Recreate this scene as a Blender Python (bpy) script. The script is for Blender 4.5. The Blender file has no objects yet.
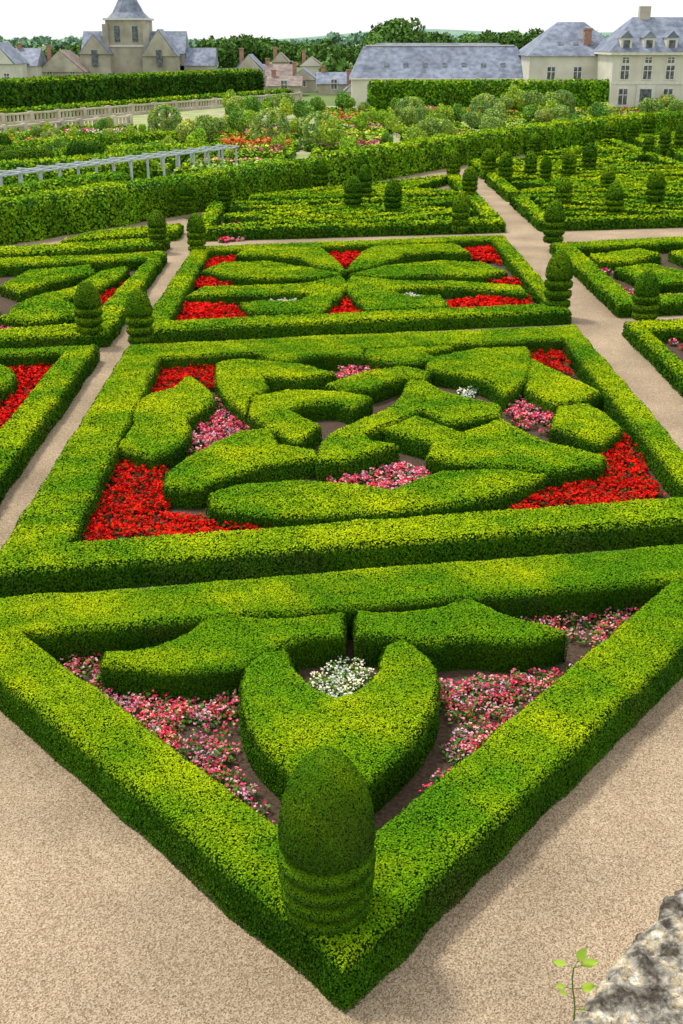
import bpy, math, random
import numpy as np
from mathutils import Vector
from mathutils import noise as mn
from mathutils.geometry import tessellate_polygon
rng=np.random.default_rng(7); random.seed(7)
D=bpy.data; C=bpy.context; SC=C.scene

# ---------------------------------------------------------------- image pixels back-projected from the camera onto world planes
F=1150.0; H=9.0; P=math.atan(475/1150.0); cp,sp=math.cos(P),math.sin(P)
def ray(u,v):
    a=(u-341.5)/F; b=(v-512)/F
    return a, cp-b*sp, -sp-b*cp
def G(u,v,z=0.0):
    dx,dy,dz=ray(u,v); t=(z-H)/dz
    return (dx*t,dy*t)
def Q(u,v,Y):
    dx,dy,dz=ray(u,v); t=Y/dy
    return dx*t, H+dz*t

# ---------------------------------------------------------------- materials
def newmat(name):
    m=D.materials.new(name); m.use_nodes=True
    nt=m.node_tree; b=nt.nodes['Principled BSDF']; return m,nt,b
def ramp_mat(name,scale,stops,rough=.9,bump=0.0,bscale=None,detail=6,spec=.2,second=None,bdist=.02):
    m,nt,b=newmat(name); N=nt.nodes; L=nt.links
    g=N.new('ShaderNodeNewGeometry')
    n=N.new('ShaderNodeTexNoise'); n.inputs['Scale'].default_value=scale; n.inputs['Detail'].default_value=detail
    L.new(g.outputs['Position'],n.inputs['Vector'])
    r=N.new('ShaderNodeValToRGB'); L.new(n.outputs['Fac'],r.inputs['Fac'])
    el=r.color_ramp.elements
    while len(el)<len(stops): el.new(.5)
    for e,(p,c) in zip(el,stops): e.position=p; e.color=(*c,1)
    out=r.outputs['Color']
    if second:
        sc,lo,hi=second
        n2=N.new('ShaderNodeTexNoise'); n2.inputs['Scale'].default_value=sc; n2.inputs['Detail'].default_value=3
        L.new(g.outputs['Position'],n2.inputs['Vector'])
        mr=N.new('ShaderNodeMapRange'); mr.inputs[1].default_value=.3; mr.inputs[2].default_value=.7
        mr.inputs[3].default_value=lo; mr.inputs[4].default_value=hi
        L.new(n2.outputs['Fac'],mr.inputs[0])
        mx=N.new('ShaderNodeVectorMath'); mx.operation='SCALE'
        L.new(out,mx.inputs[0]); L.new(mr.outputs[0],mx.inputs['Scale']); out=mx.outputs[0]
    L.new(out,b.inputs['Base Color'])
    b.inputs['Roughness'].default_value=rough; b.inputs['Specular IOR Level'].default_value=spec
    if bump:
        n3=N.new('ShaderNodeTexNoise'); n3.inputs['Scale'].default_value=bscale or scale*2; n3.inputs['Detail'].default_value=8
        L.new(g.outputs['Position'],n3.inputs['Vector'])
        bp=N.new('ShaderNodeBump'); bp.inputs['Strength'].default_value=bump; bp.inputs['Distance'].default_value=bdist
        L.new(n3.outputs['Fac'],bp.inputs['Height']); L.new(bp.outputs[0],b.inputs['Normal'])
    return m
def attr_mat(name,spec=.25,rough=.6,scale=.8):
    m,nt,b=newmat(name); N=nt.nodes; L=nt.links
    a=N.new('ShaderNodeAttribute'); a.attribute_name='col'
    g=N.new('ShaderNodeNewGeometry')
    n=N.new('ShaderNodeTexNoise'); n.inputs['Scale'].default_value=scale; n.inputs['Detail'].default_value=5
    L.new(g.outputs['Position'],n.inputs['Vector'])
    r=N.new('ShaderNodeValToRGB'); L.new(n.outputs['Fac'],r.inputs['Fac'])
    r.color_ramp.elements[0].position=.35; r.color_ramp.elements[0].color=(.72,.84,1,1)
    r.color_ramp.elements[1].position=.65; r.color_ramp.elements[1].color=(1.24,1.1,.9,1)
    mx=N.new('ShaderNodeVectorMath'); mx.operation='MULTIPLY'
    L.new(a.outputs['Color'],mx.inputs[0]); L.new(r.outputs['Color'],mx.inputs[1])
    L.new(mx.outputs[0],b.inputs['Base Color'])
    b.inputs['Roughness'].default_value=rough; b.inputs['Specular IOR Level'].default_value=spec
    return m
FOL=attr_mat('leaf_foliage',spec=.04,rough=.8)
FLO=attr_mat('flower_petals',spec=.03,scale=3)
m,nt,b=newmat('gravel'); N=nt.nodes; L=nt.links
g=N.new('ShaderNodeNewGeometry')
def noise(sc,d=4):
    n=N.new('ShaderNodeTexNoise'); n.inputs['Scale'].default_value=sc; n.inputs['Detail'].default_value=d
    L.new(g.outputs['Position'],n.inputs['Vector']); return n
vo=N.new('ShaderNodeTexVoronoi'); vo.inputs['Scale'].default_value=70; L.new(g.outputs['Position'],vo.inputs['Vector'])
bw=N.new('ShaderNodeRGBToBW'); L.new(vo.outputs['Color'],bw.inputs[0])
r=N.new('ShaderNodeValToRGB'); L.new(bw.outputs[0],r.inputs['Fac'])
r.color_ramp.elements.new(.5)
for e,(p_,c_) in zip(r.color_ramp.elements,[(0.12,(.18,.125,.075)),(.45,(.345,.252,.158)),(.88,(.55,.44,.31))]):
    e.position=p_; e.color=(*c_,1)
n2=noise(.35,8); mr=N.new('ShaderNodeMapRange'); mr.inputs[1].default_value=.35; mr.inputs[2].default_value=.65
mr.inputs[3].default_value=.78; mr.inputs[4].default_value=1.15; L.new(n2.outputs['Fac'],mr.inputs[0])
mx=N.new('ShaderNodeVectorMath'); mx.operation='SCALE'; L.new(r.outputs['Color'],mx.inputs[0]); L.new(mr.outputs[0],mx.inputs['Scale'])
L.new(mx.outputs[0],b.inputs['Base Color']); b.inputs['Roughness'].default_value=.95; b.inputs['Specular IOR Level'].default_value=.1
bp=N.new('ShaderNodeBump'); bp.inputs['Strength'].default_value=.5; bp.inputs['Distance'].default_value=.01
L.new(vo.outputs['Distance'],bp.inputs['Height']); L.new(bp.outputs[0],b.inputs['Normal'])
GRAVEL=m
SOIL=ramp_mat('soil',18,[(.3,(.045,.028,.018)),(.7,(.12,.08,.05))],bump=.8,bscale=60)
GRASS=ramp_mat('grass_field',.02,[(.35,(.09,.16,.04)),(.65,(.18,.24,.07))],second=(3,.8,1.15))
HILL=ramp_mat('wooded_hill',.012,[(.35,(.14,.26,.20)),(.65,(.26,.38,.26))],second=(.08,.75,1.2))  # distance haze tinted into the green
POT=ramp_mat('kitchen_garden_soil',.5,[(.4,(.42,.36,.25)),(.6,(.22,.32,.07))],second=(4,.8,1.2))
MAZEG=ramp_mat('maze_ground',.8,[(.4,(.10,.13,.03)),(.6,(.26,.20,.11))],second=(4,.8,1.2))
STONE=ramp_mat('lichen_stone',22,[(.36,(.09,.075,.055)),(.45,(.26,.235,.19)),(.52,(.40,.37,.30)),(.58,(.50,.40,.24)),(.66,(.70,.69,.62))],bump=1.0,bscale=70,second=(85,.45,1.4),bdist=.02,detail=12)
LIME=ramp_mat('limestone_wall',.6,[(.35,(.42,.37,.28)),(.65,(.56,.51,.41))],second=(.15,.85,1.1))
CHST=ramp_mat('church_stone',.5,[(.35,(.33,.30,.24)),(.65,(.47,.43,.34))],second=(.15,.8,1.15))
WHITEW=ramp_mat('pale_facade',.5,[(.35,(.60,.57,.48)),(.65,(.72,.69,.60))],second=(.2,.88,1.06))
SLATE=ramp_mat('slate_roof',1.2,[(.35,(.13,.155,.21)),(.65,(.25,.28,.35))],second=(.25,.75,1.25),rough=.55)
TILE=ramp_mat('tile_roof',1.2,[(.35,(.20,.15,.13)),(.65,(.33,.27,.24))],second=(.25,.8,1.2))
BRICK=ramp_mat('brick_chimney',3,[(.4,(.34,.18,.12)),(.6,(.42,.25,.18))])
GLASS=ramp_mat('window_glass',2,[(.4,(.05,.06,.075)),(.6,(.14,.16,.18))],rough=.2,spec=.5)
TRIM=ramp_mat('window_trim',2,[(.4,(.62,.60,.54)),(.6,(.72,.70,.63))])
WOODG=ramp_mat('weathered_wood',4,[(.35,(.34,.39,.40)),(.65,(.50,.55,.56))])

# ---------------------------------------------------------------- mesh helpers
def link(o): SC.collection.objects.link(o); return o
def build(name,V,T,Qd,col,mat):
    V=np.asarray(V,np.float32).reshape(-1,3)
    T=np.asarray(T,np.int32).reshape(-1,3); Qd=np.asarray(Qd,np.int32).reshape(-1,4)
    me=D.meshes.new(name); me.vertices.add(len(V)); me.vertices.foreach_set('co',V.ravel())
    loops=np.concatenate([T.ravel(),Qd.ravel()]).astype(np.int32)
    me.loops.add(len(loops)); me.loops.foreach_set('vertex_index',loops)
    st=np.concatenate([np.arange(len(T))*3, len(T)*3+np.arange(len(Qd))*4]).astype(np.int32)
    me.polygons.add(len(st)); me.polygons.foreach_set('loop_start',st)
    me.update(calc_edges=True)
    at=me.attributes.new('col','FLOAT_COLOR','POINT')
    cc=np.ones((len(V),4),np.float32); cc[:,:3]=col; at.data.foreach_set('color',cc.ravel())
    me.materials.append(mat)
    return link(D.objects.new(name,me))
_k=rng.normal(0,1,(7,3)); _ph=rng.uniform(0,6.28,7)
def lf(p,f=1.0):
    p=np.asarray(p); return np.sin(p@(_k.T*f)+_ph).sum(-1)/7*1.6
def unit(a): return a/np.maximum(np.linalg.norm(a,axis=-1,keepdims=True),1e-9)
def quads_at(c,nn,s,asp=.62):
    r=rng.normal(0,1,c.shape); a=unit(np.cross(nn,r)); b_=np.cross(nn,a)
    s=s[:,None]
    V=np.stack([c+a*s, c+b_*s*asp, c-a*s, c-b_*s*asp],1).reshape(-1,3)
    return V, np.arange(len(V)).reshape(-1,4)
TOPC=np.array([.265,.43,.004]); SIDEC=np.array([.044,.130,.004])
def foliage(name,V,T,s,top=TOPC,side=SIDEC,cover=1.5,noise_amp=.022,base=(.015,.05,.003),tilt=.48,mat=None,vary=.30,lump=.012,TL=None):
    V=np.asarray(V,float).reshape(-1,3); T=np.asarray(T,int).reshape(-1,3)
    fa=V[T]; fc=np.cross(fa[:,1]-fa[:,0],fa[:,2]-fa[:,0]); fn=unit(fc)
    wgt=np.where((fn[:,2]>.2)&(fn[:,2]<.95)&(TL is None),1e-4,1.0)[:,None]
    VN=np.zeros_like(V)
    for j in range(3): np.add.at(VN,T[:,j],fc*wgt)
    VN=unit(VN)
    TL=T if TL is None else np.asarray(TL,int).reshape(-1,3)
    tri=V[TL]; cr=np.cross(tri[:,1]-tri[:,0],tri[:,2]-tri[:,0]); A=np.linalg.norm(cr,axis=1)/2
    n=int(A.sum()*cover/(s*s*1.24*1.0))
    idx=rng.choice(len(TL),n,p=A/A.sum())
    r1=np.sqrt(rng.random(n))[:,None]; r2=rng.random(n)[:,None]
    t=tri[idx]; c=(1-r1)*t[:,0]+r1*(1-r2)*t[:,1]+r1*r2*t[:,2]
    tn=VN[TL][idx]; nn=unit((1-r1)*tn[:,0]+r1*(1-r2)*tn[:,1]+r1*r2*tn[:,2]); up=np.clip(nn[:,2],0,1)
    bumps=np.clip(lf(c+2,8.0),-1,1)
    c=c+nn*(np.clip(rng.normal(0,s*.4,n),-.4*s,s)+noise_amp*(1+np.clip(lf(c,2.2),-1,1))+lump*(1+bumps)+s*.35)[:,None]
    ln=unit(nn+rng.normal(0,tilt,(n,3)))
    sz=s*rng.uniform(.7,1.3,n)
    lv,lq=quads_at(c,ln,sz)
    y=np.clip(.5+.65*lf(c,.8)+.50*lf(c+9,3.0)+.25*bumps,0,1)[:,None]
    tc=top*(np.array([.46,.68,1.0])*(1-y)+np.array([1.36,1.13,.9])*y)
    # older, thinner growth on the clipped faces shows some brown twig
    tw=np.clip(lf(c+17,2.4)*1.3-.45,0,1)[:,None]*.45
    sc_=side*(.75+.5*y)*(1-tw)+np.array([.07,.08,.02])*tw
    col=sc_*(1-up[:,None])+tc*up[:,None]  # yellower new growth on top; shade of the sides also put into their colour
    col=col*rng.uniform(1-vary,1+vary,(n,1))
    col=np.repeat(col,4,0)
    k=len(V)
    bc=np.tile(np.array(base),(k,1))  # dark core colour paints shade into the gaps between leaves
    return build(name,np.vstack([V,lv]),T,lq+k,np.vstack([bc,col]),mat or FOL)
def smooth(pts,step=.25,sharp=38,jit=.032):
    p=[np.array(q[:2],float) for q in pts]; n=len(p); corner=[]
    for i in range(n):
        a=p[i]-p[i-1]; b_=p[(i+1)%n]-p[i]
        ang=abs((math.degrees(math.atan2(b_[1],b_[0])-math.atan2(a[1],a[0]))+180)%360-180)
        corner.append(ang>sharp)
    out=[]
    for i in range(n):
        p1,p2=p[i],p[(i+1)%n]
        p0=p[i-1] if not corner[i] else p1-(p2-p1)*.5
        p3=p[(i+2)%n] if not corner[(i+1)%n] else p2+(p2-p1)*.5
        k=max(2,int(np.linalg.norm(p2-p1)/step))
        for j in range(k):
            t=j/k
            out.append(.5*((2*p1)+(-p0+p2)*t+(2*p0-5*p1+4*p2-p3)*t*t+(-p0+3*p1-3*p2+p3)*t**3))
    out=np.array(out)
    q=np.c_[out,np.zeros(len(out))]
    out[:,0]+=jit*lf(q,3.1); out[:,1]+=jit*lf(q+5,3.1)
    return out
def sarea(p): return .5*np.sum(p[:,0]*np.roll(p[:,1],-1)-np.roll(p[:,0],-1)*p[:,1])
def prism(loops,h,ch=.07):
    V=[];T=[];tops=[];topidx=[]
    for li,p in enumerate(loops):
        if (sarea(p)>0)!=(li==0): p=p[::-1]
        e1=unit(p-np.roll(p,1,0)); e2=unit(np.roll(p,-1,0)-p); t=unit(e1+e2+1e-9)
        nrm=np.c_[t[:,1],-t[:,0]]
        ins=p-nrm*ch; n=len(p); k=len(V)
        V+= [(*q,0.0) for q in p]+[(*q,h-ch) for q in p]+[(*q,h) for q in ins]
        for i in range(n):
            j=(i+1)%n
            for a in (0,n):
                T+= [(k+a+i,k+a+j,k+a+n+j),(k+a+i,k+a+n+j,k+a+n+i)]
        tops.append([Vector((*q,0)) for q in ins]); topidx+=list(range(k+2*n,k+3*n))
    tt=tessellate_polygon(tops); VV=np.array(V)
    for a,b_,c in tt:
        a,b_,c=topidx[a],topidx[b_],topidx[c]
        if np.cross(VV[b_]-VV[a],VV[c]-VV[a])[2]<0: b_,c=c,b_
        T.append((a,b_,c))
    return VV,T
def hedge(name,px,h,s,sharp=38,**k):
    w=smooth([G(u,v,h) for u,v in px],sharp=sharp); V,T=prism([w],h-.025+random.uniform(-.012,.012)); return foliage(name,V,T,s,**k)
def frame(name,out,inn,h,s,**k):
    V,T=prism([smooth([G(u,v,h) for u,v in out]),smooth([G(u,v,h) for u,v in inn])],h-.025); return foliage(name,V,T,s,**k)
def wframe(name,out,inn,h,s,**k):
    V,T=prism([smooth(out,step=1),smooth(inn,step=1)],h); return foliage(name,V,T,s,**k)
def stripw(pts,w):
    p=np.array(pts,float); d=unit(np.gradient(p,axis=0)); n=np.c_[-d[:,1],d[:,0]]*w/2
    return np.vstack([p+n,(p-n)[::-1]])
def sheet(name,pts,z,mat):
    me=D.meshes.new(name); me.from_pydata([(x,y,z) for x,y in pts],[],[list(range(len(pts)))]); me.update()
    if me.polygons[0].normal.z<0: me.flip_normals()
    me.materials.append(mat); return link(D.objects.new(name,me))
def flowers(name,regs,pal,plants=30,per=14,s=.022,rad=.13,hh=.2,leafc=(.06,.13,.02),px=True,leafs=8,h0=.0):
    Vs=[];Cs=[]
    pal=np.array(pal)
    for rg in regs:
        p=[Vector((*(G(u,v,.15) if px else (u,v)),0)) for u,v in rg]
        tt=tessellate_polygon([p]); tri=np.array([[p[i][:] for i in t] for t in tt])
        A=np.linalg.norm(np.cross(tri[:,1]-tri[:,0],tri[:,2]-tri[:,0]),axis=1)/2
        n=max(1,int(A.sum()*plants)); idx=rng.choice(len(tri),n,p=A/A.sum())
        r1=np.sqrt(rng.random(n))[:,None]; r2=rng.random(n)[:,None]; t=tri[idx]
        c=(1-r1)*t[:,0]+r1*(1-r2)*t[:,1]+r1*r2*t[:,2]
        ht=hh*rng.uniform(.75,1.15,n)
        pc=rng.integers(0,len(pal),n)
        for kind,m_ in ((0,per),(1,leafs)):
            cc=np.repeat(c,m_,0); N_=len(cc); hz=np.repeat(ht,m_)
            rr=rad*np.sqrt(rng.random(N_)); th=rng.uniform(0,6.283,N_)
            cc=cc+np.c_[rr*np.cos(th),rr*np.sin(th),np.zeros(N_)]
            dome=hz*(1-.5*(rr/rad)**2)
            if kind==0:
                cc[:,2]=h0+dome*rng.uniform(.9,1.08,N_)
                pick=np.where(rng.random(N_)<.6,np.repeat(pc,m_),rng.integers(0,len(pal),N_))
                cl=pal[pick]*rng.uniform(.8,1.2,(N_,1))
                for q in range(2):
                    nn=unit(rng.normal(0,.55,(N_,3))+[0,0,1])
                    v_,_=quads_at(cc+rng.normal(0,s*.35,(N_,3)),nn,s*rng.uniform(.7,1.2,N_),asp=.85)
                    Vs.append(v_);Cs.append(np.repeat(cl*(1-.12*q),4,0))
            else:
                cc[:,2]=h0+dome*rng.uniform(.3,.95,N_)
                nn=unit(rng.normal(0,.6,(N_,3))+[0,0,1])
                v_,_=quads_at(cc,nn,s*1.7*rng.uniform(.7,1.3,N_),asp=.7)
                Vs.append(v_);Cs.append(np.repeat(np.array(leafc)*rng.uniform(.6,1.5,(N_,1)),4,0))
    V=np.vstack(Vs); return build(name,V,[],np.arange(len(V)).reshape(-1,4),np.vstack(Cs),FLO)

# ---------------------------------------------------------------- ground
sheet('ground',[(5000*math.cos(a),5000*math.sin(a)) for a in np.linspace(0,6.283,65)[:-1]],0,GRASS)
sheet('gravel_path',[(-70,-5),(90,-5),(110,130),(-70,75)],.004,GRAVEL)

# ---------------------------------------------------------------- bed 1 (front triangle)
h1=.6; s1=.0165
o1=[(-88,604),(797,535),(345,963)]; i1=[(22,633),(672,580),(334,868)]
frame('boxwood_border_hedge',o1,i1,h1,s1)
sheet('soil_bed',[G(u,v,h1) for u,v in [(-50,617),(740,555),(341,920)]],.008,SOIL)
B1=[[(103,652),(150,646),(186,632),(218,610),(262,618),(346,611),(342,634),(302,637),(272,650),(246,664),(180,670),(104,664)],
    [(357,608),(400,611),(440,606),(468,596),(498,611),(535,621),(567,631),(520,641),(470,637),(432,641),(398,636),(357,634)],
    [(244,668),(241,700),(250,727),(272,755),(305,785),(340,796),(372,780),(405,748),(430,712),(437,678),(428,655),(402,639),(386,646),(378,668),(358,688),(336,698),(315,688),(298,670),(285,649),(262,652)]]
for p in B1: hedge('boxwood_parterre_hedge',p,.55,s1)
PINK=[(.85,.06,.16),(.85,.20,.30),(.88,.50,.55),(.75,.03,.09),(.85,.36,.44),(.9,.10,.2)]
RED=[(.80,.010,.005),(.70,.007,.005),(.86,.025,.008),(.52,.003,.005)]
WHITE=[(.85,.85,.76),(.8,.84,.66),(.85,.82,.75)]
flowers('pink_begonia_bed',[[(40,648),(120,645),(110,700),(232,705),(238,760),(278,830),(268,835)],
    [(520,618),(655,600),(650,612),(392,838),(440,770),(450,690),(580,665),(590,640)],
    [(95,690),(260,690),(240,715),(120,715)],[(440,680),(560,668),(540,690),(440,705)]],PINK,plants=38,per=11,s=.021,rad=.14,leafs=14,leafc=(.10,.20,.03))
flowers('white_begonia_bed',[[(305,680),(345,655),(372,665),(366,695),(337,712),(315,702)]],WHITE,plants=44,per=12,s=.02,leafs=16,leafc=(.12,.25,.03))

# ---------------------------------------------------------------- bed 2
h2=.5; s2=.025
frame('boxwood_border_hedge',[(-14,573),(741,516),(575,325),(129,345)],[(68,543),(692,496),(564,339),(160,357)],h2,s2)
sheet('soil_bed',[G(u,v,h2) for u,v in [(30,558),(715,507),(570,332),(145,351)]],.008,SOIL)
B2=[
 [(189,375),(209,388),(212,403),(186,418),(188,432),(176,446),(152,457),(117,446),(132,425),(135,405),(150,393),(172,388)],
 [(217,363),(240,359),(300,364),(336,373),(300,378),(264,377),(268,386),(248,402),(246,412),(232,402),(218,384)],
 [(254,354),(305,342),(363,343),(364,356),(320,354),(286,361)],
 [(365,343),(420,340),(453,347),(424,352),(440,359),(400,363),(365,356)],
 [(427,359),(475,348),(526,346),(530,354),(526,378),(505,395),(490,383),(470,376),(428,369)],
 [(530,358),(566,374),(600,391),(580,400),(555,403),(528,390)],
 [(556,406),(588,404),(604,413),(622,428),(602,443),(582,436),(553,427)],
 [(251,397),(288,390),(340,391),(372,397),(352,408),(336,402),(300,404),(290,410),(320,424),(298,441),(266,425),(250,413)],
 [(326,384),(362,372),(404,366),(431,371),(425,378),(400,378),(370,388),(345,389)],
 [(165,472),(200,450),(240,430),(270,428),(279,444),(314,449),(318,458),(268,464),(215,480),(200,489),(166,487)],
 [(318,452),(330,434),(394,403),(408,380),(428,381),(440,391),(500,405),(500,415),(450,423),(422,410),(366,434),(372,440),(398,445),(345,461),(320,461)],
 [(384,429),(416,415),(462,432),(500,418),(545,440),(606,455),(600,465),(545,471),(500,465),(450,461),(428,455),(432,442)],
 [(208,494),(240,484),(320,481),(392,489),(440,471),(500,469),(547,474),(528,484),(480,498),(400,510),(300,515),(238,512),(212,506)],
]
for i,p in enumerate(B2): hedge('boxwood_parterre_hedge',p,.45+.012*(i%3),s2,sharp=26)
flowers('red_begonia_bed',[[(108,440),(165,470),(165,510),(215,520),(300,525),(255,535),(66,550),(85,500)],
   [(145,398),(158,358),(260,352),(225,368),(215,388),(190,380),(165,398)],
   [(505,512),(560,480),(600,470),(600,440),(625,432),(665,502),(580,512)],
   [(528,350),(560,345),(572,375),(530,362)]],RED,plants=36,per=16,s=.03,rad=.15,hh=.22,leafc=(.09,.07,.015),leafs=12)
flowers('pink_begonia_bed',[[(182,430),(215,393),(232,405),(250,415),(250,432),(205,450),(185,455)],
   [(332,376),(345,364),(395,364),(350,380)],[(505,408),(525,392),(553,410),(553,432),(520,425)],
   [(310,485),(400,462),(445,472),(390,495)]],PINK,plants=34,per=12,s=.03,leafs=8)
flowers('white_begonia_bed',[[(268,457),(285,446),(298,452),(285,462)],[(450,390),(475,386),(475,396),(460,396)]],WHITE,plants=30,per=10,s=.03)

# ---------------------------------------------------------------- bed 3
h3=.45; s3=.036
frame('boxwood_border_hedge',[(138,331),(570,311),(503,235),(194,247)],[(168,321),(548,304),(493,240),(208,251)],h3,s3)
sheet('soil_bed',[G(u,v,h3) for u,v in [(150,326),(560,308),(498,238),(201,249)]],.008,SOIL)
B3=[[(184,297),(204,287),(250,286),(300,284),(341,276),(346,281),(344,290),(322,312),(250,312),(240,303),(262,301),(300,301),(312,294),(290,292),(262,295),(236,294)],
 [(348,281),(352,276),(400,281),(450,281),(520,286),(527,294),(470,289),(430,287),(402,288),(388,291),(412,297),(440,296),(447,304),(440,308),(368,311),(347,290)],
 [(202,271),(222,263),(270,262),(310,268),(342,274),(320,277),(270,278),(240,277)],
 [(350,274),(384,266),(440,261),(482,263),(507,271),(480,276),(430,275),(384,277)],
 [(236,256),(244,249),(320,247),(334,258),(346,272),(320,267),(300,258),(270,255)],
 [(346,270),(358,256),(372,246),(455,243),(470,252),(440,252),(404,254),(378,265)]]
for i,p in enumerate(B3): hedge('boxwood_parterre_hedge',p,.40+.012*i,s3,sharp=20)
flowers('red_begonia_bed',[[(178,322),(185,303),(240,306),(250,322)],[(325,318),(345,296),(364,318)],[(448,312),(450,300),(524,294),(532,308)],
  [(326,256),(330,250),(362,249),(364,254),(346,266)],[(203,268),(212,256),(234,256),(250,262),(220,268)],[(468,258),(466,248),(494,246),(500,262)],[(186,288),(204,276),(240,279),(230,284),(204,286)],[(478,282),(500,276),(514,278),(520,284)]],
  RED,plants=24,per=14,s=.055,rad=.2,hh=.22,leafc=(.08,.05,.015),leafs=5)
flowers('white_begonia_bed',[[(262,301),(285,294),(306,296),(290,304)],[(392,297),(405,290),(424,293),(412,300)]],WHITE,plants=34,per=10,s=.05,leafs=3)

# ---------------------------------------------------------------- side beds
def sidebed(out,inn,shapes,h,s):
    frame('boxwood_border_hedge',out,inn,h,s)
    sheet('soil_bed',[tuple((np.array(G(*a,h))+np.array(G(*b_,h)))/2) for a,b_ in zip(out,inn)],.008,SOIL)
    for p in shapes: hedge('boxwood_parterre_hedge',p,h-.04,s)
sidebed([(97,345),(-63,560),(-420,590),(-220,360)],[(64,352),(-79,525),(-380,555),(-200,366)],
   [[(-60,372),(-10,362),(11,368),(12,382),(-10,396),(-60,405)]],.5,.03)
sidebed([(107,333),(165,252),(-60,262),(-180,350)],[(84,324),(148,259),(-45,268),(-140,338)],
   [[(0,318),(30,298),(70,288),(100,272),(128,266),(120,276),(92,290),(62,300),(84,308),(76,316),(30,322)],
    [(0,285),(30,270),(90,265),(95,272),(50,282),(20,292)],[(-60,320),(-5,300),(-5,328)]],.45,.042)
sidebed([(790,480),(625,322),(820,312),(1050,465)],[(779,450),(648,330),(800,322),(985,438)],[[(700,350),(740,335),(790,345),(780,365),(730,372)]],.45,.04)
sidebed([(620,305),(552,243),(760,233),(900,293)],[(632,296),(576,248),(745,239),(860,286)],
   [[(590,255),(640,249),(660,254),(630,262),(600,262)],[(615,268),(650,264),(680,270),(720,268),(700,280),(650,284),(635,276)],[(670,252),(720,246),(730,254),(690,260)]],.45,.042)
flowers('red_begonia_bed',[[(10,362),(62,358),(52,372),(0,430),(-40,440),(-30,400)],[(96,292),(124,280),(110,300),(92,306)]],RED,plants=26,per=16,s=.04,rad=.18,leafc=(.08,.05,.015),leafs=6)
flowers('pink_begonia_bed',[[(582,262),(600,258),(610,272),(596,272)],[(615,286),(635,290),(625,300)],[(665,335),(700,345),(700,362)],[(0,322),(50,314),(40,330),(0,332)],
   [(30,285),(60,282),(40,292)]],PINK,plants=22,per=10,s=.05,leafs=4)
hedge('boxwood_border_hedge',[(-60,258),(160,245),(168,238),(-60,251)],.45,.06)
hedge('boxwood_border_hedge',[(60,241),(176,231),(182,224),(100,231)],.45,.06)

# ---------------------------------------------------------------- far parterres
lA=np.array(G(0,243)); lB=np.array(G(310,190)); lC=np.array(G(640,137)); lD=np.array(G(760,122))
def lineY(x):
    xs=[-80,lA[0],lB[0],lC[0],lD[0]+30]; ys=[lA[1]-12,lA[1],lB[1],lC[1],lD[1]+14]
    return np.interp(x,xs,ys)
e1=np.array([-.0136,1.0]); e2=np.array([.984,.177])
def W(a,t): return tuple(e2*a+e1*t)
def tmax(a):
    t=20.0
    while W(a,t)[1]<lineY(W(a,t)[0])-2.2 and t<118: t+=.25
    return t
PATS=[
 [[(0,.5),(.5,1),(1,.5),(.5,0),(.003,.497)],[(.2,.5),(.5,.8),(.8,.5),(.5,.2),(.203,.497)],[(.4,.5),(.5,.6),(.6,.5),(.5,.4),(.403,.497)],
  [(0,.0),(.22,.12),(.3,.02)],[(1,.0),(.78,.12),(.7,.02)],[(0,1),(.22,.88),(.3,.98)],[(1,1),(.78,.88),(.7,.98)]],
 [[(0,0),(.25,.5),(0,1)],[(.15,0),(.42,.5),(.15,1)],[(1,0),(.75,.5),(1,1)],[(.85,0),(.58,.5),(.85,1)],[(.3,0),(.5,.35),(.7,0)],[(.3,1),(.5,.65),(.7,1)]],
 [[(0,.25),(.25,0)],[(0,.6),(.3,.32),(.55,0)],[(0,.95),(.4,.5),(.85,0)],[(.15,1),(.55,.6),(1,.15)],[(.45,1),(.7,.72),(1,.45)],[(.75,1),(1,.75)]],
]
cols=[(-6.4,9.0),(10.9,26.2),(28.1,43.4),(45.3,60)]
bi=0; corner_pts=[]
for ci,(a0,a1) in enumerate(cols):
    rws=[(56.6,66.5),(67.8,78),(79.3,90.5),(91.8,103.5),(104.8,117)]
    if ci>=2: rws=[(30,42),(43.6,55.2)]+rws
    for (t0,t1) in rws:
        tl,tr_=min(t1,tmax(a0)),min(t1,tmax(a1))
        if tr_-t0<2.2: continue
        aL=a0
        if tl-t0<1.0:
            while min(t1,tmax(aL))-t0<1.0 and aL<a1-4: aL+=.5
            tl=min(t1,tmax(aL))
            if aL>=a1-4: continue
        s=.08 if t0<72 else .11
        w=.75
        def M(x,y,i=0.0):
            a=aL+i+(a1-aL-2*i)*x; tt=(tl-i)*(1-x)+(tr_-i)*x
            return W(a,t0+i+(tt-t0-i)*y)
        if t0>66: corner_pts+= [M(0,0,.4),M(1,0,.4),M(.5,0,.4),M(1,1,.4)]
        wframe('boxwood_border_hedge',[M(0,0),M(1,0),M(1,1),M(0,1)],[M(0,0,w),M(1,0,w),M(1,1,w),M(0,1,w)],.5,s,cover=1.3)
        sheet('soil_bed',[M(0,0,.4),M(1,0,.4),M(1,1,.4),M(0,1,.4)],.008,MAZEG)
        Vs=[];Ts=[];k=0
        pat=PATS[bi%3]; bi+=1
        for st in pat:
            pp=[M(x,y,1.5) for x,y in st]
            for q in range(len(pp)-1):
                d=np.array(pp[q+1])-np.array(pp[q])
                if np.linalg.norm(d)<.3: continue
                d=unit(d)*.3
                lp=stripw([np.array(pp[q])-d,np.array(pp[q+1])+d],.66)
                V,T=prism([lp],.45+random.uniform(-.02,.02)+.01*q,.04)
                Vs.append(V);Ts.append(np.array(T)+k);k+=len(V)
        foliage('boxwood_maze_hedge',np.vstack(Vs),np.vstack(Ts),s,cover=1.2)
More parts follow.
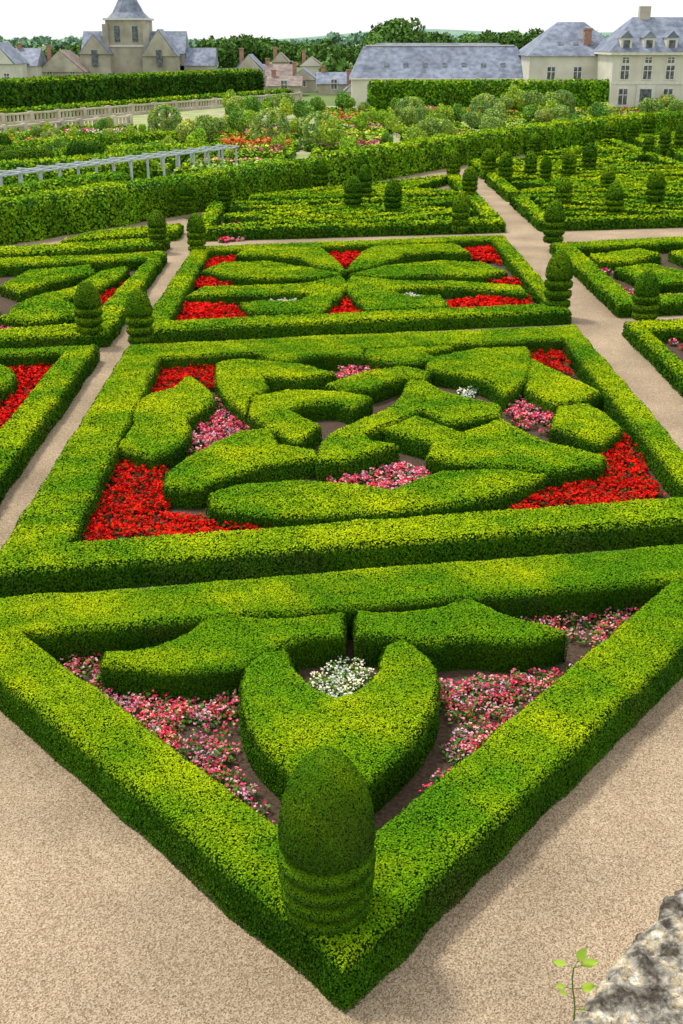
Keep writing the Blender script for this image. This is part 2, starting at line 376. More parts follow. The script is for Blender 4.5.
flowers('pink_begonia_bed',[[(232,226),(240,216),(262,216),(258,224)],[(222,240),(230,232),(245,232),(238,240)]],PINK,plants=14,per=10,s=.09,rad=.3,leafs=3)

# ---------------------------------------------------------------- topiary
def revolve(prof,x,y,z0,hh,r,n=40):
    V=[];T=[]
    for k,(pr,pz) in enumerate(prof):
        for i in range(n):
            a=2*math.pi*i/n; V.append((x+pr*r*math.cos(a),y+pr*r*math.sin(a),z0+pz*hh))
    for k in range(len(prof)-1):
        for i in range(n):
            j=(i+1)%n; T+=[(k*n+i,k*n+j,(k+1)*n+j),(k*n+i,(k+1)*n+j,(k+1)*n+i)]
    return np.array(V),T
PROF=[(.50,-.03),(.80,.0),(.88,.012),(.91,.035),(.86,.055),(.66,.066),(.66,.086),(.86,.096),(.94,.110),(.97,.134),(.91,.156),(.70,.168),(.70,.192),(.90,.202),(.98,.218),(1.01,.244),(.95,.266),(.72,.278),(.72,.302),(.93,.312),(1.01,.328),(1.03,.356),(.97,.380),(.74,.392),(.74,.416),(.92,.426),(.985,.450),(1.0,.51),(.965,.60),(.90,.69),(.79,.78),(.63,.865),(.45,.93),(.26,.975),(.10,.997),(.001,1.0)]
PROF2=[(.40,-.03),(.80,.0),(.92,.03),(.88,.09),(.58,.11),(.58,.16),(.90,.18),(.99,.22),(.95,.27),(.60,.29),(.60,.34),(.95,.36),(1.0,.40),(.98,.45),(.62,.47),(.62,.51),(.93,.53),(.97,.58),(.88,.70),(.72,.82),(.48,.92),(.22,.98),(.001,1.0)]
TP=[(327,908,743,94),(141,342,288,27),(90,332,280,27),(557,306,250,27),(644,318,270,26),(197,250,213,18),(158,243,210,18),(553,241,200,21),(613,216,182,18),(460,230,193,17),(353,208,176,18),(393,212,179,17),(320,189,158,16),(187,210,180,14),(225,205,175,14),(505,180,152,14),(530,176,151,12),(568,177,150,14),(563,206,178,16),(607,190,168,14),(654,206,170,18),(545,181,156,11),(363,181,155,12),(648,136,112,12),(664,151,127,11),(679,149,118,10)]
TT=np.array([.17,.33,.006]); TS=np.array([.050,.130,.005])  # disc tops coloured lighter than sides, adding to the light they catch
def topi(x,y,z,zt,r,near=False):
    dep=y*cp+(H-z)*sp; pr=PROF if near else PROF2; n=48 if near else 20
    V,T=revolve(pr,x,y,z,zt-z,r,n=n)
    TL=[]
    for k in range(len(pr)-1):
        groove=(max(pr[k][0],pr[k+1][0])<.76 and pr[k+1][1]<.52)  # grooves stay leafless; dark base colour paints shade between the tiers
        if not groove: TL+=T[k*2*n:(k+1)*2*n]
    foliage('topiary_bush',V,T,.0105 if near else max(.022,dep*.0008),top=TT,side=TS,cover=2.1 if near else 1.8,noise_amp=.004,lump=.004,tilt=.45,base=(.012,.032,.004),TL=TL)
placed=[]
for u,v,vt,wpx in TP:
    near=v>600; z=h1-.03 if near else .43
    x,y=G(u,v,z); placed.append((x,y))
    dep=y*cp+(H-z)*sp; r=wpx/F*dep/2
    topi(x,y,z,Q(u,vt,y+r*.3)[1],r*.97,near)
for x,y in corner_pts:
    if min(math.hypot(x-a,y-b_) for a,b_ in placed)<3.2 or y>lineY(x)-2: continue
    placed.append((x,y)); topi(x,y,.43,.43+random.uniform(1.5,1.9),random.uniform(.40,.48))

# ---------------------------------------------------------------- tall hedges
def wallhedge(name,pts,w,h,s,na=.10,**k):
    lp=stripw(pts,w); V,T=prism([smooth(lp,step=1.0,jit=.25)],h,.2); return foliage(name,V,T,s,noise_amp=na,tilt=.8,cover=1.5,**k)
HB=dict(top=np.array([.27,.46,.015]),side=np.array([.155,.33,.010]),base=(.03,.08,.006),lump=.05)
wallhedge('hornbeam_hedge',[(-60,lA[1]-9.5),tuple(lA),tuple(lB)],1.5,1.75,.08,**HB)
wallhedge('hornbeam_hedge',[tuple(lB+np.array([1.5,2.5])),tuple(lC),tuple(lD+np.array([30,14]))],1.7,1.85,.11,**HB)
wallhedge('tall_clipped_hedge',[G(-120,121),G(250,94)],5,3.6,.24,top=np.array([.18,.34,.015]),side=np.array([.045,.12,.01]))
wallhedge('clipped_hedge',[G(-60,127),G(290,98)],1.2,1.1,.2,top=np.array([.26,.44,.015]),side=np.array([.12,.26,.01]))
xa,_=Q(370,108,160); xb,_=Q(612,108,160)
wallhedge('vine_covered_wall',[(xa,160),(xb,160)],1.6,Q(500,82.5,160)[1],.22,top=np.array([.24,.43,.015]),side=np.array([.13,.30,.012]),base=(.04,.10,.01))
for p in ([(-40,170),(55,152),(225,142)],[(60,165),(226,158)],[(-40,215),(120,190)],[(-40,183),(60,175),(200,162)],[(-40,197),(60,186),(150,176)]):
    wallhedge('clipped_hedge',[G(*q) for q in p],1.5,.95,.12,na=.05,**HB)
# kitchen garden
sheet('kitchen_garden',[tuple(lA+np.array([-40,-6])),tuple(lA+np.array([0,2])),tuple(lB+np.array([0,2])),tuple(lC+np.array([0,2])),(95,172),(-75,172)],.009,POT)
def boxes(name,lst,mat):
    V=[];Fc=[]
    for x0,x1,y0,y1,z0,z1 in lst:
        k=len(V); V+=[(x0,y0,z0),(x1,y0,z0),(x1,y1,z0),(x0,y1,z0),(x0,y0,z1),(x1,y0,z1),(x1,y1,z1),(x0,y1,z1)]
        Fc+=[tuple(k+i for i in f) for f in ((0,3,2,1),(4,5,6,7),(0,1,5,4),(1,2,6,5),(2,3,7,6),(3,0,4,7))]
    me=D.meshes.new(name); me.from_pydata(V,[],Fc); me.update(); me.materials.append(mat); return link(D.objects.new(name,me))
pal=[(.60,.10,.2),(.85,.7,.12),(.35,.58,.05),(.25,.5,.08),(.8,.3,.4),(.85,.8,.7),(.45,.6,.2),(.8,.2,.06),(.35,.55,.05),(.5,.65,.1)]
for yy in np.arange(82,158,6.5):
    for xx in np.arange(-62,80,8.5):
        if yy<lineY(xx+4)+4: continue
        if xx<-8 and yy>124: continue
        x0=xx+random.uniform(-.5,.5); c1=pal[random.randrange(len(pal))]; c2=pal[random.randrange(len(pal))]
        lp=np.array([(x0,yy),(x0+7,yy),(x0+7,yy+4.6),(x0,yy+4.6)]); ip=np.array([(x0+.5,yy+.5),(x0+6.5,yy+.5),(x0+6.5,yy+4.1),(x0+.5,yy+4.1)])
        V,T=prism([lp,ip],.45,.04); foliage('vegetable_bed_hedge',V,T,.15,cover=1.1,top=np.array([.30,.48,.02]),side=np.array([.10,.24,.02]))
        flowers('vegetable_bed_plants',[[(x0+.6,yy+.6),(x0+6.4,yy+.6),(x0+6.4,yy+4),(x0+.6,yy+4)]],[c1,c2],plants=3,per=7,s=.15,rad=.4,hh=random.uniform(.3,.9),px=False,leafc=(.18,.36,.03),leafs=6)

# ---------------------------------------------------------------- trees
def tree_mesh(name,h,w,leaf,col,trunk=.3,nl=9,cover=1.6,seed=0):
    r=np.random.default_rng(seed); V=[];T=[]
    n=7
    def limb(p,q,ra,rb):
        p=np.array(p,float);q=np.array(q,float);d=unit(q-p);a=unit(np.cross(d,[.3,.9,.2]));b_=np.cross(d,a);k=len(V)
        for c,rr in ((p,ra),(q,rb)):
            for i in range(n): V.append(c+rr*(a*math.cos(6.283*i/n)+b_*math.sin(6.283*i/n)))
        for i in range(n):
            j=(i+1)%n; T.extend([(k+i,k+j,k+n+j),(k+i,k+n+j,k+n+i)])
    th=h*trunk; tr=h*.022
    limb((0,0,0),(0,0,th*1.2),tr*1.3,tr*.8)
    cz=th+(h-th)/2; lob=[]
    for i in range(nl):
        d=unit(r.normal(0,1,3)); rad=r.uniform(.45,.75); c=np.array([d[0]*w/2*rad,d[1]*w/2*rad,cz+d[2]*(h-th)/2*rad*.85])
        lob.append((c,r.uniform(.3,.5)*w/2*1.1)); limb((0,0,th),c,tr*.6,tr*.2)
    lob.append((np.array([0,0,cz]),w*.33))
    Vl=[];Cl=[]
    for c,R in lob:
        m_=int(4*math.pi*R*R*cover/(leaf*leaf*1.24)); d=unit(r.normal(0,1,(m_,3)))
        p=c+d*(R*r.uniform(.65,1.12,m_))[:,None]; nn=unit(d+r.normal(0,.8,(m_,3)))
        v_,_=quads_at(p,nn,leaf*r.uniform(.6,1.3,m_)); Vl.append(v_)
        Cl.append(np.repeat(np.array(col)*r.uniform(.8,1.2)*(r.uniform(.6,1.3,(m_,1))),4,0))
    k=len(V); lv=np.vstack(Vl)
    o=build(name,np.vstack([np.array(V),lv]),T,np.arange(len(lv)).reshape(-1,4)+k,np.vstack([np.tile([.10,.07,.045],(k,1)),np.vstack(Cl)]),FOL)
    return o
protos=[]
for i,cl in enumerate([(.30,.52,.04),(.42,.58,.06),(.18,.36,.05),(.48,.58,.13),(.32,.48,.10)]):
    protos.append(tree_mesh('fruit_tree',2.0+.15*i,1.9+.1*i,.10,cl,.3,7,1.4,seed=i))
def inst(o,name,x,y,s,rot=None,z=0):
    q=D.objects.new(name,o.data); q.location=(x,y,z); q.scale=(s,s,s*random.uniform(.9,1.15)); q.rotation_euler[2]=random.uniform(0,6) if rot is None else rot; return link(q)
for i,o in enumerate(protos): o.location=(2+9*i,122+4*i,0)
for _ in range(190):
    x=random.uniform(-14,75); y=random.uniform(94,157)
    if y<lineY(x)+7: continue
    inst(random.choice(protos),'fruit_tree',x,y,random.uniform(.45,1.25))
for _ in range(45):
    x=random.uniform(-60,-8); y=random.uniform(92,122); inst(random.choice(protos),'fruit_tree',x,y,random.uniform(.35,.7))
# rounded dark topiary on left
for u,v in [(6,172),(14,176),(30,174),(43,174),(80,167),(95,167),(2,160),(-10,172)]:
    x,y=G(u,v,0); V,T=revolve([(.5,0),(.95,.12),(1,.4),(.92,.7),(.6,.93),(.001,1)],x,y,0,Q(u,v-26,y)[1],.85,n=20)
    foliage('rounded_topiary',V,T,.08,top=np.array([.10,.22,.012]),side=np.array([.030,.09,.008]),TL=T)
# rose arbours : lattice domes on posts with climbing foliage
for u,v in [(318,150),(270,146),(166,140),(484,124),(410,128),(560,118)]:
    x,y=G(u,v,0); R=1.5; hh=3.0
    V=[];T=[];n=8
    def rod(p,q,rr=.05):
        p=np.array(p);q=np.array(q);d=unit(q-p);a=unit(np.cross(d,[.31,.2,.9]));b_=np.cross(d,a);k=len(V)
        for c in (p,q):
            for i in range(4): V.append(c+rr*(a*math.cos(1.5708*i)+b_*math.sin(1.5708*i)))
        for i in range(4): j=(i+1)%4; T.extend([(k+i,k+j,k+4+j),(k+i,k+4+j,k+4+i)])
    for i in range(n):
        a=6.283*i/n; pr=None
        for t in np.linspace(0,1,7):
            rr=R if t<.5 else R*math.cos((t-.5)*math.pi); zz=hh*.62*t/.5 if t<.5 else hh*(.62+.38*math.sin((t-.5)*math.pi))
            pt=(x+rr*math.cos(a),y+rr*math.sin(a),zz)
            if pr: rod(pr,pt)
            pr=pt
    for zz in (hh*.3,hh*.62):
        for i in range(n): a=6.283*i/n;b2=6.283*(i+1)/n; rod((x+R*math.cos(a),y+R*math.sin(a),zz),(x+R*math.cos(b2),y+R*math.sin(b2),zz))
    VV=np.array(V); foliage('rose_arbour',VV,T,.10,top=np.array([.38,.55,.10]),side=np.array([.30,.46,.10]),cover=5.0,noise_amp=.08,tilt=1.0,base=(.3,.35,.25),TL=T)
# distant trees and hills
def mass(name,spots,leaf,col,cv=1.2):
    Vl=[];Cl=[]
    for x,y,w,h in spots:
        for _ in range(9):
            d=unit(rng.normal(0,1,3)); c=np.array([x+d[0]*w*.3,y+d[1]*w*.3,h*.55+d[2]*h*.28]); R=rng.uniform(.2,.34)*min(w,h*1.1)
            m_=int(12.6*R*R*cv/(leaf*leaf*1.24)); dd=unit(rng.normal(0,1,(m_,3)))
            v_,_=quads_at(c+dd*(R*rng.uniform(.7,1.12,m_))[:,None],unit(dd+rng.normal(0,.7,(m_,3))),leaf*rng.uniform(.6,1.3,m_)); Vl.append(v_)
            Cl.append(np.repeat(np.array(col)*rng.uniform(.7,1.35)*rng.uniform(.7,1.3,(m_,1)),4,0))
    V=np.vstack(Vl); return build(name,V,[],np.arange(len(V)).reshape(-1,4),np.vstack(Cl),FOL)
sp_=[]
for u,vt,Y in [(200,42,380),(215,38,390),(228,41,400),(243,37,400),(258,40,410),(272,38,410),(288,42,420),(300,47,420),(318,39,340),(326,45,350),(345,50,430),(360,46,430),(370,45,420),(386,27,400),(398,24,400),(412,25,400),(424,32,410),(436,37,430),(452,38,450),(470,37,460),(490,35,470),(510,34,470),(530,33,470),(548,31,460),(560,33,460),(185,52,380),(330,58,230),(345,62,235),(20,50,330),(34,48,340),(76,48,330),(62,50,330),(-6,50,340),(4,48,360),(48,49,350)]:
    x,z=Q(u,vt,Y); sp_.append((x,Y,13 if Y>300 else 6,z))
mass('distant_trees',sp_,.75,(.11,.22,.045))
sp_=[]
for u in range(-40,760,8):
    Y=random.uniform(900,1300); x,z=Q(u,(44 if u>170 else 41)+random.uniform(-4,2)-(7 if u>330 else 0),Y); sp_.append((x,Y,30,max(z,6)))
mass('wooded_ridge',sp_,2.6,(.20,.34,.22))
V=[];Fc=[]; nx,ny=90,8
for j in range(ny):
    for i in range(nx):
        x=-1800+3600*i/(nx-1); y=1300+200*j
        f=1/(1+math.exp(-(x+60)/90)); 
        V.append((x,y,(0 if j==0 else 1)*(f*(15+5*math.sin(x*.006+1)+3*math.sin(x*.017))+.5)*min(1,j/3+.2)))
for j in range(ny-1):
    for i in range(nx-1): k=j*nx+i; Fc.append((k,k+1,k+nx+1,k+nx))
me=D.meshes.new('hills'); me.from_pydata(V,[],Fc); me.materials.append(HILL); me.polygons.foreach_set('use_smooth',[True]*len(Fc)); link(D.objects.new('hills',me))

# ---------------------------------------------------------------- buildings
def empty(name): o=D.objects.new(name,None); return link(o)
def poly(name,V,Fc,mat,par):
    me=D.meshes.new(name); me.from_pydata(V,[],Fc); me.update(); me.materials.append(mat); o=link(D.objects.new(name,me)); o.parent=par; return o
def box(name,b_,mat,par): o=boxes(name,[b_] if not isinstance(b_,list) else b_,mat); o.parent=par; return o
def roof(name,x0,x1,y0,y1,z0,z1,mat,par,hip=0.0,axis='x',ov=.35):
    x0-=ov;x1+=ov;y0-=ov;y1+=ov
    if axis=='x': ym=(y0+y1)/2; r1,r2=(x0+hip,ym,z1),(x1-hip,ym,z1)
    else: xm=(x0+x1)/2; r1,r2=(xm,y0+hip,z1),(xm,y1-hip,z1)
    V=[(x0,y0,z0),(x1,y0,z0),(x1,y1,z0),(x0,y1,z0),r1,r2]
    Fc=[(0,1,5,4),(2,3,4,5),(1,2,5),(3,0,4),(3,2,1,0)] if axis=='x' else [(1,2,5,4),(3,0,4,5),(0,1,4),(2,3,5),(3,2,1,0)]
    poly(name,V,Fc,mat,par)
def windows(par,xs,y,zs,w,h):
    fr=[];gl=[];mu=[]
    for x in xs:
        for z in zs:
            fr.append((x-w/2-.15,x+w/2+.15,y-.06,y+.1,z-.15,z+h+.18)); gl.append((x-w/2,x+w/2,y-.075,y+.05,z,z+h))
            mu.append((x-.05,x+.05,y-.10,y,z,z+h)); mu.append((x-w/2,x-.052,y-.10,y,z+h*.6,z+h*.6+.08)); mu.append((x+.052,x+w/2,y-.10,y,z+h*.6,z+h*.6+.08))
    box('window_frames',fr,TRIM,par); box('window_panes',gl,GLASS,par); box('window_bars',mu,TRIM,par)
def house(name,u0,u1,Y,veave,vridge,depth,wall,rf,axis='x',hip=0,wins=True,chim=True,z0=0):
    e=empty(name); x0,ze=Q(u0,veave,Y); x1,_=Q(u1,veave,Y); _,zr=Q(u0,vridge,Y+depth/2)
    box('walls',(x0,x1,Y,Y+depth,z0,ze),wall,e); roof('roof',x0,x1,Y,Y+depth,ze,zr,rf,e,hip,axis)
    if axis=='y':
        xm=(x0+x1)/2; poly('gable',[(x0,Y-.40,ze),(x1,Y-.40,ze),(xm,Y-.40,zr-.1)],[(0,1,2)],wall,e)
    if wins:
        n=max(1,int((x1-x0)/3.2)); xs=[x0+(x1-x0)*(i+.5)/n for i in range(n)]
        zs=[1.0] if ze<4.5 else [1.0,ze-2.3]
        windows(e,xs,Y,zs,.9,1.4)
    if chim:
        cx=x0+(x1-x0)*.15; box('chimney',[(cx-.35,cx+.35,Y+depth/2-.4,Y+depth/2+.4,ze,zr+.8),(cx-.45,cx+.45,Y+depth/2-.5,Y+depth/2+.5,zr+.8,zr+1.0)],BRICK,e)
    return e,x0,x1,ze,zr
def skylights(e,x0,x1,Y,depth,ze,zr,n,f=.45):
    sl_=(zr-ze)/(depth/2+.35)
    for i in range(n):
        x=x0+(x1-x0)*(i+.7)/(n+.4); yy=Y-.35+(depth/2+.35)*f; zz=ze+sl_*(yy-Y+.35)
        V=[(x-.35,yy,zz+.06),(x+.35,yy,zz+.06),(x+.35,yy+.7,zz+sl_*.7+.06),(x-.35,yy+.7,zz+sl_*.7+.06)]
        poly('skylight',V,[(0,1,2,3)],GLASS,e)
e,x0,x1,ze,zr=house('stable_wing',352,532,173,79,46,11,WHITEW,SLATE,hip=2,wins=False,chim=False)
skylights(e,x0+3,x1-2,173,11,ze,zr,7,.35)
box('ridge_cap',(x0+2,x1-2,178.35,178.65,zr-.02,zr+.16),TRIM,e); box('eave_gutter',(x0-.4,x1+.4,172.5,172.64,ze-.05,ze+.12),TRIM,e)
house('outbuilding',360,520,186,60,43,10,LIME,SLATE,hip=3,wins=False,chim=False)
e,x0,x1,ze,zr=house('manor_wing',530,626,168,56,22,14,WHITEW,SLATE,hip=5,wins=False,chim=False)
skylights(e,x0+3,x1-3,168,14,ze,zr,3,.3)
cx=Q(585,40,172)[0]; box('chimney',[(cx-.5,cx+.5,170,171,ze+1,Q(585,30,171)[1]),(cx-.62,cx+.62,169.9,171.1,Q(585,30,171)[1],Q(585,29,171)[1]+.1)],BRICK,e)
windows(e,[x0+3+i*3.6 for i in range(3)],168,[ze-3.0],1.0,1.6)
# manor house
e=empty('manor_house'); Y=158
x0,ze=Q(614,52,Y); x1=x0+26; zr=Q(614,17,Y+6)[1]
box('walls',(x0,x1,Y,Y+13,0,ze),WHITEW,e); roof('roof',x0,x1,Y,Y+13,ze,zr,SLATE,e,hip=4,ov=.5)
box('cornice',(x0-.45,x1+.45,Y-.45,Y+13.45,ze-.35,ze-.003),TRIM,e)
box('string_course',(x0-.08,x1+.08,Y-.08,Y+.0,3.35,3.6),TRIM,e)
xs=[x0+1.6+i*2.9 for i in range(9)]
windows(e,[q for i,q in enumerate(xs) if i!=1],Y,[.9],1.1,1.9)
windows(e,xs,Y,[4.0],1.0,1.6)
windows(e,xs,Y,[ze-1.3],.8,.65)
for i,xx in enumerate(xs):
    box('dormer_wall',(xx-.7,xx+.7,Y+.35,Y+2.6,ze,ze+1.7),WHITEW,e)
    box('dormer_pane',(xx-.4,xx+.4,Y+.29,Y+.345,ze+.35,ze+1.4),GLASS,e)
    roof('dormer_roof',xx-.7,xx+.7,Y+.35,Y+3.2,ze+1.7,ze+2.5,SLATE,e,axis='y',ov=.15)
for cxx in (x0+5,x0+15): box('chimney',(cxx-.7,cxx+.7,Y+6,Y+7,zr-1.5,zr+1.3),LIME,e)
box('doorway_surround',(xs[1]-1.2,xs[1]+1.2,Y-.14,Y-.105,0,3.3),TRIM,e); box('doorway',(xs[1]-.75,xs[1]+.75,Y-.16,Y-.142,0,2.8),GLASS,e)
# town houses
for t in [(236,262,215,70,54,9,LIME,SLATE,'y'),(262,292,225,76,64,8,WHITEW,TILE,'x'),(290,316,215,80,68,8,LIME,SLATE,'y'),(300,322,240,66,56,8,WHITEW,TILE,'y'),(318,350,205,84,72,8,LIME,SLATE,'x'),
          (326,352,235,72,60,8,WHITEW,SLATE,'y'),(268,300,200,86,76,7,LIME,TILE,'x'),(-20,14,240,64,42,10,WHITEW,SLATE,'y'),(12,36,250,66,48,9,WHITEW,SLATE,'x'),(38,84,255,72,50,10,LIME,TILE,'y'),
          (345,372,195,92,76,8,WHITEW,SLATE,'y'),(272,288,250,62,52,7,LIME,TILE,'y')]:
    house('town_house',*t[:8],axis=t[8])
# church
e=empty('church'); Y=262
def cx_(u): return Q(u,60,Y)[0]
def cz_(v): return Q(100,v,Y)[1]
box('nave_walls',(cx_(80),cx_(182),Y+3,Y+12,0,cz_(54)),CHST,e); roof('nave_roof',cx_(80),cx_(182),Y+3,Y+12,cz_(54),cz_(31),SLATE,e)
box('tower_walls',(cx_(107),cx_(147),Y+1,Y+10,0,cz_(20)),CHST,e)
box('tower_cornice',(cx_(107)-.4,cx_(147)+.4,Y+.6,Y+10.4,cz_(20),cz_(18)),TRIM,e)
box('tower_band',(cx_(107)-.2,cx_(147)+.2,Y+.8,Y+10.2,cz_(47),cz_(45)),TRIM,e)
for ux in (107,147): box('tower_buttress',(cx_(ux)-.6,cx_(ux)+.6,Y+.2,Y+1.4,0,cz_(24)),CHST,e)
xm=(cx_(107)+cx_(147))/2; a=(cx_(147)-cx_(107))/2; ym=Y+5.5
rings=[]
for (zf,rf_) in ((17.9,1.10),(12,.80),(0,.50)):
    rings+=[(xm+a*rf_*math.cos(k*math.pi/4+math.pi/8),ym+a*rf_*math.sin(k*math.pi/4+math.pi/8),cz_(zf)) for k in range(8)]
Fc=[(r0*8+k,r0*8+(k+1)%8,(r0+1)*8+(k+1)%8,(r0+1)*8+k) for r0 in range(2) for k in range(8)]+[(16+k,16+(k+1)%8,24) for k in range(8)]
poly('spire',rings+[(xm,ym,cz_(-26))],Fc,SLATE,e)
box('belfry_openings',[(xm-2.5,xm-1.3,Y+.93,Y+1,cz_(42),cz_(26)),(xm+1.3,xm+2.5,Y+.93,Y+1,cz_(42),cz_(26))],GLASS,e)
for ua,ub,ve,vr in ((82,112,54,34),(144,178,56,29)):
    x0,x1=cx_(ua),cx_(ub); box('transept_walls',(x0,x1,Y-2,Y+3,0,cz_(ve)),CHST,e); roof('transept_roof',x0,x1,Y-2,Y+5,cz_(ve),cz_(vr),SLATE,e,axis='y')
    poly('transept_gable',[(x0,Y-2.4,cz_(ve)),(x1,Y-2.4,cz_(ve)),((x0+x1)/2,Y-2.4,cz_(vr+1))],[(0,1,2)],CHST,e)
    box('transept_window',((x0+x1)/2-.6,(x0+x1)/2+.6,Y-2.5,Y-2,cz_(66),cz_(50)),GLASS,e)
box('aisle_walls',(cx_(172),cx_(212),Y+3,Y+10,0,cz_(66)),CHST,e); roof('aisle_roof',cx_(172),cx_(212),Y+3,Y+10,cz_(66),cz_(48),SLATE,e)

# balustrades
def balustrade(p,q,h,n):
    p=np.array(p);q=np.array(q);L_=np.linalg.norm(q-p);ang=math.atan2(*(q-p)[::-1]); bl=[]
    bl.append((0,L_,-.3,.3,0,h*.25)); bl.append((0,L_,-.2,.2,h-.18,h))
    for i in range(n+1): x=L_*i/n; bl.append((x-.25,x+.25,-.27,.27,h*.25+.003,h+.12))
    m_=int(L_/.6)
    for i in range(m_):
        x=L_*(i+.5)/m_; bl.append((x-.1,x+.1,-.1,.1,h*.25,h-.18))
    o=boxes('stone_balustrade',bl,LIME); o.location=(p[0],p[1],0); o.rotation_euler[2]=ang
balustrade(G(-60,131),G(300,101),1.2,16)
balustrade(G(-60,143),G(130,125),1.0,10)
# trellis
p=np.array(G(-30,205)); q=np.array(G(228,168)); L_=np.linalg.norm(q-p); ang=math.atan2(*(q-p)[::-1]); bl=[]
for i in range(16):
    x=L_*i/15
    for yy in (-.8,.8): bl.append((x-.06,x+.06,yy-.06,yy+.06,0,1.45))
    bl.append((x-.06,x+.06,-1.1,1.1,1.542,1.62))
for yy in (-.8,0,.8): bl.append((0,L_,yy-.07,yy+.07,1.455,1.54))
o=boxes('wooden_trellis',bl,WOODG); o.location=(p[0],p[1],0); o.rotation_euler[2]=ang

# ---------------------------------------------------------------- near stone parapet
zt=7.55; A=np.array(G(683,876,zt)); B=np.array(G(564,1022,zt)); ed=unit(B-A); nn=np.array([-ed[1],ed[0]])
if nn[0]<0: nn=-nn
S=np.linspace(-1.0,1.2,440); Tt=np.r_[np.linspace(0,.12,16),np.linspace(.128,.75,96)]
V=[];Fc=[];nT=len(Tt)+1
for s_ in S:
    jag=.012*mn.noise(Vector((s_*6,3,1)))+.014*mn.noise(Vector((s_*21,7,2)))+.009*mn.noise(Vector((s_*60,7,2)))
    for t_ in [-1]+list(Tt):
        tt=max(t_,0); w=A+ed*s_+nn*(tt+jag*max(0,1-tt/.3))
        if t_<0: V.append((w[0],w[1],0.0)); continue
        z=zt+.010*mn.noise(Vector((w[0]*4,w[1]*4,0)))+.012*mn.noise(Vector((w[0]*14,w[1]*14,3)))+.010*mn.noise(Vector((w[0]*40,w[1]*40,5)))+.007*mn.noise(Vector((w[0]*95,w[1]*95,9)))-.02*max(0,1-tt/.03)**2
        V.append((w[0],w[1],z))
for i in range(len(S)-1):
    for j in range(nT-1): k=i*nT+j; Fc.append((k,k+1,k+nT+1,k+nT))
me=D.meshes.new('stone_parapet'); me.from_pydata(V,[],Fc); me.materials.append(STONE); link(D.objects.new('stone_parapet',me))
# weed growing from the parapet edge
V=[];T=[];Qd=[];cl=[]
base=np.array([*G(566,1040,7.3),7.3]); top_=np.array([*G(578,968,7.45),7.45])
def tube(p,q,r0,r1,c):
    k=len(V);d=unit(q-p);a=unit(np.cross(d,[.2,.5,.8]));b_=np.cross(d,a)
    for cc,rr in ((p,r0),(q,r1)):
        for i in range(5): V.append(cc+rr*(a*math.cos(1.2566*i)+b_*math.sin(1.2566*i))); cl.append(c)
    for i in range(5): j=(i+1)%5; Qd.append((k+i,k+j,k+5+j,k+5+i))
pts=[base+(top_-base)*t+np.array([.008*math.sin(t*5),0,0]) for t in np.linspace(0,1,8)]
for i in range(7): tube(pts[i],pts[i+1],.0016,.0014,(.20,.28,.06))
rr_=np.random.default_rng(3)
for i,sgn,L0 in ((3,1,.024),(4,-1,.018),(5,1,.036),(5.5,-1,.020),(7,-1,.026),(7,1,.034),(7,.2,.036),(2,1,.03)):
    i0=int(i)
    d=unit(np.array([sgn*.9,rr_.uniform(-.3,.5),rr_.uniform(.1,.6)]))
    p0=pts[i0]; p1=p0+d*.014; tube(p0,p1,.0008,.0007,(.25,.34,.06))
    w=unit(np.cross(d,[0,-.4,1])); k=len(V)
    prof=[(.0,0),(.2,.20),(.45,.27),(.7,.17),(1,0)]
    mid=[p1+d*L0*t-np.array([0,0,.15*L0*t*t]) for t,_ in prof]
    for (t,ww),mm in zip(prof,mid):
        V+= [mm+w*L0*ww+np.array([0,0,.05*L0]),mm,mm-w*L0*ww+np.array([0,0,.05*L0])]; cl+=[(.42,.55,.05)]*3
    for q in range(4):
        a=k+3*q; Qd+=[(a,a+1,a+4,a+3),(a+1,a+2,a+5,a+4)]
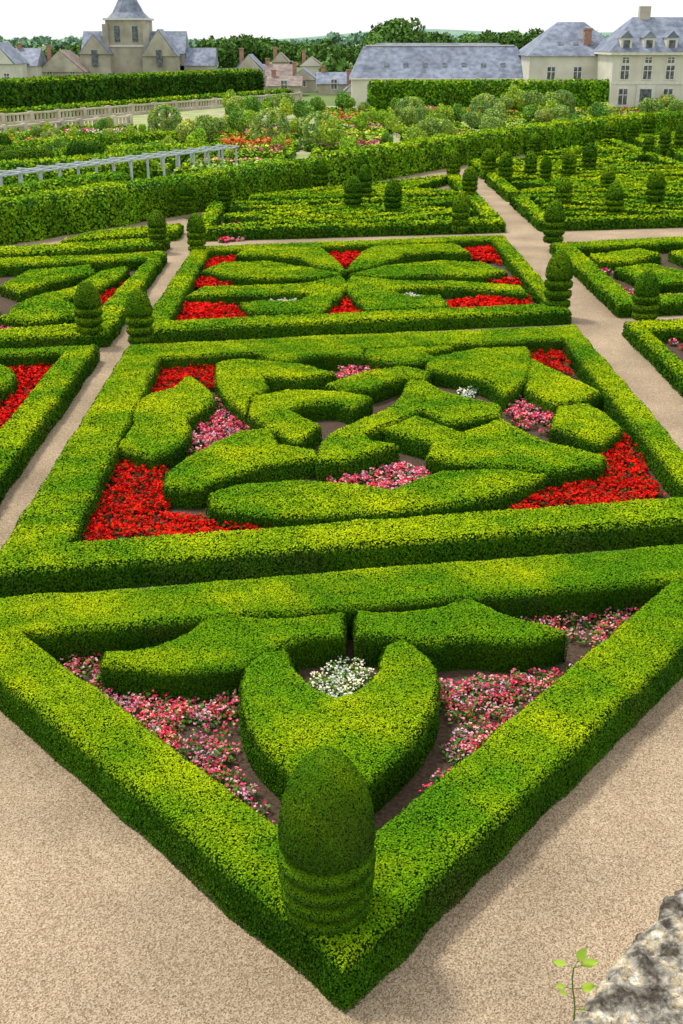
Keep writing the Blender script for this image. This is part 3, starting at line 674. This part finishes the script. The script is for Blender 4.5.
build('weed_plant',V,T,Qd,np.array(cl),FOL)

# ---------------------------------------------------------------- light
w=D.worlds.new('World'); SC.world=w; w.use_nodes=True; nt=w.node_tree; bg=nt.nodes['Background']
sky=nt.nodes.new('ShaderNodeTexSky'); sky.sky_type='NISHITA'; sky.sun_disc=False
EL,AZ=math.radians(60),math.radians(-55)
sky.sun_elevation=EL; sky.sun_rotation=AZ; sky.air_density=1; sky.dust_density=2
tc=nt.nodes.new('ShaderNodeTexCoord'); nz=nt.nodes.new('ShaderNodeTexNoise'); nz.inputs['Scale'].default_value=2.2; nz.inputs['Detail'].default_value=6
nt.links.new(tc.outputs['Generated'],nz.inputs['Vector'])
cr=nt.nodes.new('ShaderNodeValToRGB'); cr.color_ramp.elements[0].position=.3; cr.color_ramp.elements[0].color=(8.8,9.0,9.4,1); cr.color_ramp.elements[1].position=.7; cr.color_ramp.elements[1].color=(10.5,10.4,10.2,1)
nt.links.new(nz.outputs['Fac'],cr.inputs['Fac'])
mx=nt.nodes.new('ShaderNodeMixRGB'); mx.inputs['Fac'].default_value=.8
nt.links.new(sky.outputs[0],mx.inputs['Color1']); nt.links.new(cr.outputs['Color'],mx.inputs['Color2'])
nt.links.new(mx.outputs[0],bg.inputs['Color']); bg.inputs['Strength'].default_value=.13
sl=D.lights.new('sun','SUN'); sl.energy=2.9; sl.angle=math.radians(9); sl.color=(1,.96,.88); so=link(D.objects.new('sun',sl))
dirv=Vector((math.sin(AZ)*math.cos(EL),math.cos(AZ)*math.cos(EL),math.sin(EL)))
so.rotation_euler=dirv.to_track_quat('Z','Y').to_euler()
# ---------------------------------------------------------------- camera
cam=D.cameras.new('camera'); co=link(D.objects.new('camera',cam)); co.location=(0,0,H); co.rotation_euler=(math.pi/2-P,0,0)
cam.sensor_fit='VERTICAL'; cam.sensor_height=36; cam.lens=F*36/1024; cam.clip_end=8000; cam.clip_start=.05
SC.camera=co
SC.view_settings.view_transform='Standard'; SC.view_settings.look='None'; SC.view_settings.exposure=0
